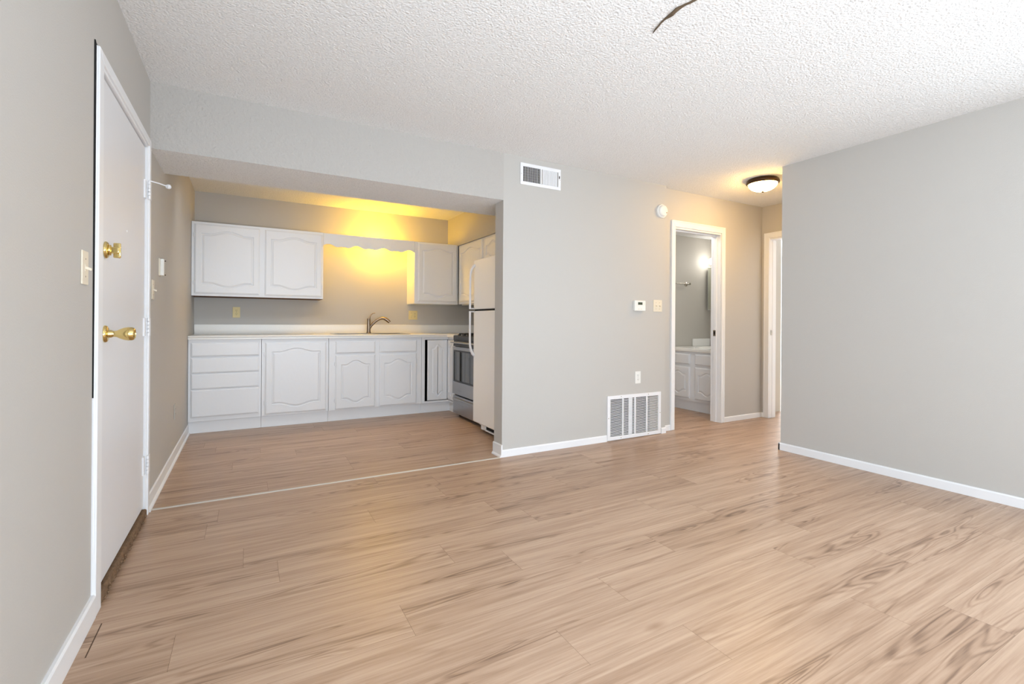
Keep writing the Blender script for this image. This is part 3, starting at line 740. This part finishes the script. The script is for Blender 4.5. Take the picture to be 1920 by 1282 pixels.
plate('light_switch', onB(3.500, 1.252), 'almond double light switch right of the thermostat', ALMOND, 2, ('toggle', 'toggle'))
plate('wall_outlet', onB(3.247, .567), 'white duplex outlet low on the wall above the return grille', PLAST, 1, ('outlet',))
# chime box with its cover gone
xf = onL(3.735, 1.418); o = thing('door_chime', xf.translation, 'small almond chime housing with brass edge above the light switch past the door', 'door chime')
b = MB(); b.box(-.042, .042, -.055, .055, .0003, .008); b.build('back_plate', ALMOND, o, .001, False, xf)
b = MB(); b.box(-.034, .0, -.052, .052, .008, .026); b.build('housing', PLAST, o, .002, False, xf)
b = MB(); b.box(.004, .026, -.040, .040, .008, .020); b.build('chime_bar', BRASS, o, .002, False, xf)
for v_ in (-.05, .05): MB().tube([(.03, v_*.9, .008), (.03, v_*.9, .03)], .003, 8).build('post', BRONZE, o, 0, False, xf)
# thermostat
xf = onB(3.248, 1.246); o = thing('thermostat', xf.translation, 'white thermostat with small dark screen left of the double light switch', 'thermostat')
b = MB(); b.box(-.066, .066, -.046, .048, .0003, .012); b.build('wall_plate', PLAST, o, .002, False, xf)
b = MB(); b.box(-.069, .069, -.048, .051, .012, .030); hb = b.build('housing', PLAST, o, .006, False, xf, 3)
b = MB(); b.box(-.030, .026, .010, .034, .030, .0312); b.build('screen', LCD, o, 0, False, xf)
for ux, vz, wx in ((-.02, -.030, .016), (.012, -.030, .016), (.045, .026, .011), (.045, .010, .011)):
    b = MB(); b.box(ux-wx/2, ux+wx/2, vz-.003, vz+.003, .030, .0318); b.build('button', ALMOND, o, 0, False, xf)
# smoke detector
xf = onB(3.546, 2.181); o = thing('smoke_detector', xf.translation, 'round white smoke detector on the wall above the bathroom door corner', 'smoke detector')
b = MB(); b.lathe((0, 0, .0003), (0, 0, 1), [(.066, 0), (.067, .010), (.064, .016), (.052, .018)], 48); b.build('base_ring', PLAST, o, 0, True, xf)
b = MB(); b.lathe((0, 0, .016), (0, 0, 1), [(.054, 0), (.055, .010), (.052, .018), (.044, .024), (0, .026)], 48); b.build('cover', PLAST, o, 0, True, xf)
b = MB(); b.lathe((.03, -.018, .0375), (0, 0, 1), [(.006, 0), (.006, .0035), (0, .004)], 14); b.build('test_button', BRONZE, o, 0, False, xf)

# ------------------------------------------------------------------ VENTS
# supply register
X0, X1, Z0, Z1 = 1.942, 2.342, 2.214, 2.392
xf = onB((X0+X1)/2, (Z0+Z1)/2); o = thing('supply_register', xf.translation, 'small white air supply register high on the wall near the ceiling', 'vent')
wv, hv = (X1-X0)/2, (Z1-Z0)/2; m = .027
b = MB(); b.box(-wv, wv, -hv, -hv+m, .0003, .009); b.box(-wv, wv, hv-m, hv, .0003, .009); b.box(-wv, -wv+m, -hv+m, hv-m, .0003, .009); b.box(wv-m, wv, -hv+m, hv-m, .0003, .009); b.box(-.007, .007, -hv+m, hv-m, .0003, .009)
b.build('frame', METALW, o, .0025, False, xf)
b = MB(); b.box(-wv+m, -.007, -hv+m, hv-m, .0003, .0012); b.build('dark_backing', DARK, o, 0, False, xf)  # flat dark sheet on the wall stands in for the shaded duct
b = MB(); b.box(.007, wv-m, -hv+m, hv-m, .0003, .0025); b.build('damper', DUCT, o, 0, False, xf)
b = MB()
for side in (-1, 1):
    a0 = -wv+m if side < 0 else .007; a1 = -.007 if side < 0 else wv-m; n = 13
    for i in range(1, n):
        u = a0+(a1-a0)*i/n; tw = .0030*side
        b.prism([(u-.0009-tw, -hv+m, .0026), (u+.0009-tw, -hv+m, .0026), (u+.0009+tw, -hv+m, .0085), (u-.0009+tw, -hv+m, .0085)], (0, 2*hv-2*m, 0))
b.build('louvers', METALW, o, 0, False, xf)
b = MB()
for i in range(1, 6):
    v_ = -hv+m+(2*hv-2*m)*i/6; b.box(-wv+m, -.007, v_-.001, v_+.001, .0013, .0026)
b.build('rear_louvers', DUCT, o, 0, False, xf)
b = MB(); b.box(wv-.021, wv-.015, .008, .03, .009, .016); b.build('damper_lever', BRONZE, o, .001, False, xf)
for u in (-wv+.010, wv-.010): MB().lathe((u, -.002, .009), (0, 0, 1), [(.003, 0), (.002, .0012), (0, .0013)], 10).build('screw', CHROME, o, 0, False, xf)
# return grille
X0, X1, Z0, Z1 = 2.873, 3.546, .006, .414
xf = onB((X0+X1)/2, (Z0+Z1)/2); o = thing('return_grille', xf.translation, 'large white return air grille at floor level beside the bathroom door', 'vent')
wv, hv = (X1-X0)/2, (Z1-Z0)/2; m = .034
b = MB(); b.box(-wv, wv, -hv, -hv+m, .0003, .012); b.box(-wv, wv, hv-m, hv, .0003, .012); b.box(-wv, -wv+m, -hv+m, hv-m, .0003, .012); b.box(wv-m, wv, -hv+m, hv-m, .0003, .012)
iw = wv-m
for q in (-.5, 0, .5): b.box(q*iw-.0075, q*iw+.0075, -hv+m, hv-m, .002, .012)
b.build('frame', METALW, o, .002, False, xf)
b = MB(); b.box(-iw, iw, -hv+m, hv-m, .0003, .001); b.build('dark_backing', DARK, o, 0, False, xf)  # dark sheet behind the slats in place of a shaded opening
MB().box(-.075, -.030, -hv+m, hv-m, .001, .0028).build('duct_stud', METALW, o, 0, False, xf); MB().box(.64*iw, iw, -hv+m, hv-m, .001, .0022).build('duct_liner', DUCT, o, 0, False, xf)
b = MB(); n = 26
for i in range(n):
    v_ = -hv+m+.004+(2*hv-2*m-.008)*(i+.5)/n
    b.prism([(-iw, v_-.0028, .0105), (-iw, v_-.0014, .0110), (-iw, v_+.0024, .0050), (-iw, v_+.0010, .0045)], (2*iw, 0, 0))
b.build('louvers', METALW, o, 0, False, xf)
for u, v_ in ((-.52*wv, hv-.014), (.5*wv, hv-.014), (-.52*wv, -hv+.014), (.5*wv, -hv+.014), (-wv+.012, 0), (wv-.012, 0)): MB().lathe((u, v_, .012), (0, 0, 1), [(.0045, 0), (.0035, .0014), (0, .0015)], 10).build('screw', NICKEL, o, 0, False, xf)

# ------------------------------------------------------------------ HALL CEILING LIGHT
lx, ly = 4.228, 2.768
o = thing('ceiling_light', (lx, ly, H), 'bronze rimmed dome ceiling light glowing in the hall', 'ceiling light')
b = MB(); b.lathe((lx, ly, H), (0, 0, -1), [(.128, .0005), (.138, .012), (.143, .030), (.142, .036), (.134, .044), (.126, .046), (.124, .030)], 56); b.build('rim', BRONZE, o, 0, True)
HL = emis('warm_dome_glass', (1, .60, .17, 1), 62)
b = MB(); b.lathe((lx, ly, H-.040), (0, 0, -1), [(.1235, 0)]+[(.1235*math.cos(math.radians(a)), .072*math.sin(math.radians(a))) for a in range(8, 88, 8)]+[(0, .072)], 48); b.build('glass_dome', HL, o, 0, True)
MB().lathe((lx, ly, H-.110), (0, 0, -1), [(.010, 0), (.013, .005), (.009, .011), (0, .013)], 20).build('finial', BRONZE, o, 0, True)

# housing round the added kitchen fill light (hidden from here by the header)
o = MB().box(-.82, .82, -.165, .165, .004, .03).build('kitchen_fill_housing', METALW, None, .004)
o.matrix_world = kl.matrix_basis.copy()
tag(o, 'long white housing of the added fill light behind the kitchen header', 'ceiling light')
# ------------------------------------------------------------------ BATHROOM
VX = 4.795; VZ = .775
r = thing('bathroom_vanity', (VX, 4.0, 0), 'white bathroom vanity with arched doors seen through the doorway', 'vanity')
b = MB(); b.box(VX+.018, BX-.004, YH+.14, BY-.004, .125, VZ-.045); b.build('carcass', CAB, r)
MB().box(VX, VX+.018, YH+.14, BY-.004, .125, VZ-.045).build('face_frame', CAB, r, .001)
MB().box(VX+.035, VX+.05, YH+.14, BY-.004, .001, .125).build('toe_kick', WHITE, r)
for y0, y1 in ((4.075, 4.425), (3.64, 3.995)):
    cab_door(r, 'R', y0, y1, .155, .545, VX, None, m=.05, arch=.04)
    cab_door(r, 'R', y0, y1, .575, .705, VX, name='drawer', style='flat')
b = MB(); b.box(VX-.02, 4.95, YH+.135, BY-.002, VZ-.043, VZ-.004); b.box(5.45, BX-.002, YH+.135, BY-.002, VZ-.043, VZ-.004); b.box(4.95, 5.45, 4.22, BY-.002, VZ-.043, VZ-.004); b.box(4.95, 5.45, YH+.135, 3.78, VZ-.043, VZ-.004)
tp = b.build('vanity_top', PORC, r, .006)
b = MB(); b.lathe((5.2, 4.0, VZ-.006), (0, 0, 1), [(.0, -.09), (.12, -.075), (.2, -.03), (.232, .006), (.25, .010), (.262, .004), (.262, -.002)], 48, 1, 1); b.build('basin', PORC, tp, 0, True)
b = MB(); b.box(5.33, BX-.02, BY-.022, BY-.003, VZ-.004, VZ+.098); b.box(BX-.02, BX-.003, YH+.14, BY-.022, VZ-.004, VZ+.098); b.build('backsplash', PORC, r, .006, False, None, 3)
f = thing('bathroom_faucet', (5.5, 4.12, VZ), 'chrome bathroom faucet at the back of the vanity top', 'faucet')
b = MB(); b.lathe((5.52, 4.15, VZ-.003), (0, 0, 1), [(.026, 0), (.022, .01), (.014, .03), (.016, .04), (.022, .052), (.02, .068), (0, .07)], 18); b.build('handle', CHROME, f, 0, True)
b = MB(); b.lathe((5.52, 3.95, VZ-.003), (0, 0, 1), [(.026, 0), (.022, .01), (.014, .03), (.016, .04), (.022, .052), (.02, .068), (0, .07)], 18); b.build('handle', CHROME, f, 0, True)
b = MB(); b.tube([(5.52, 4.05, VZ), (5.52, 4.05, VZ+.06), (5.50, 4.05, VZ+.09), (5.44, 4.05, VZ+.095), (5.40, 4.05, VZ+.08)], .012, 12); b.build('spout', CHROME, f, 0, True)
# towel bar on the back wall
o = thing('towel_bar', (4.9, BY, 1.615), 'brushed nickel towel bar on the bathroom wall', 'towel bar')
b = MB(); b.tube([(4.65, BY-.06, 1.612), (5.21, BY-.06, 1.612)], .0085, 12); b.build('bar', CHROME, o, 0, True)
for x in (4.66, 5.20):
    b = MB(); b.lathe((x, BY-.0005, 1.612), (0, -1, 0), [(.027, 0), (.027, .008), (.014, .016), (.012, .04), (.015, .05), (.015, .072), (0, .074)], 20); b.build('post', CHROME, o, 0, True)
# medicine cabinet and vanity light on the right bathroom wall
o = thing('medicine_cabinet', (BX, 4.1, 1.5), 'mirrored medicine cabinet on the bathroom wall above the vanity', 'medicine cabinet')
MB().box(BX-.10, BX-.002, 3.72, 4.46, 1.27, 1.86).build('body', WHITE, o, .003)
MB().box(BX-.108, BX-.101, 3.73, 4.45, 1.275, 1.855).build('mirror', MIRROR, o, .001)
o = thing('vanity_light', (BX, 4.1, 1.95), 'bright white vanity light above the medicine cabinet', 'light')
MB().box(BX-.05, BX-.002, 3.75, 4.44, 1.885, 1.99).build('back_plate', CHROME, o, .004)
VL = emis('white_bulb', (1, .97, .92, 1), 15)
for y in (4.38, 4.09, 3.8):
    hh = MB(); hh.lathe((BX-.05, y, 1.935), (-1, 0, 0), [(.03, 0), (.022, .02), (.02, .03)], 18); hh.build('socket', CHROME, o, 0, True)
    bb = MB(); bb.lathe((BX-.118, y, 1.935), (0, 0, 1), [(0, -.045)]+[(.045*math.cos(math.radians(a)), .045*math.sin(math.radians(a))) for a in range(-75, 76, 15)]+[(0, .045)], 20); bb.build('bulb', VL, o, 0, True)
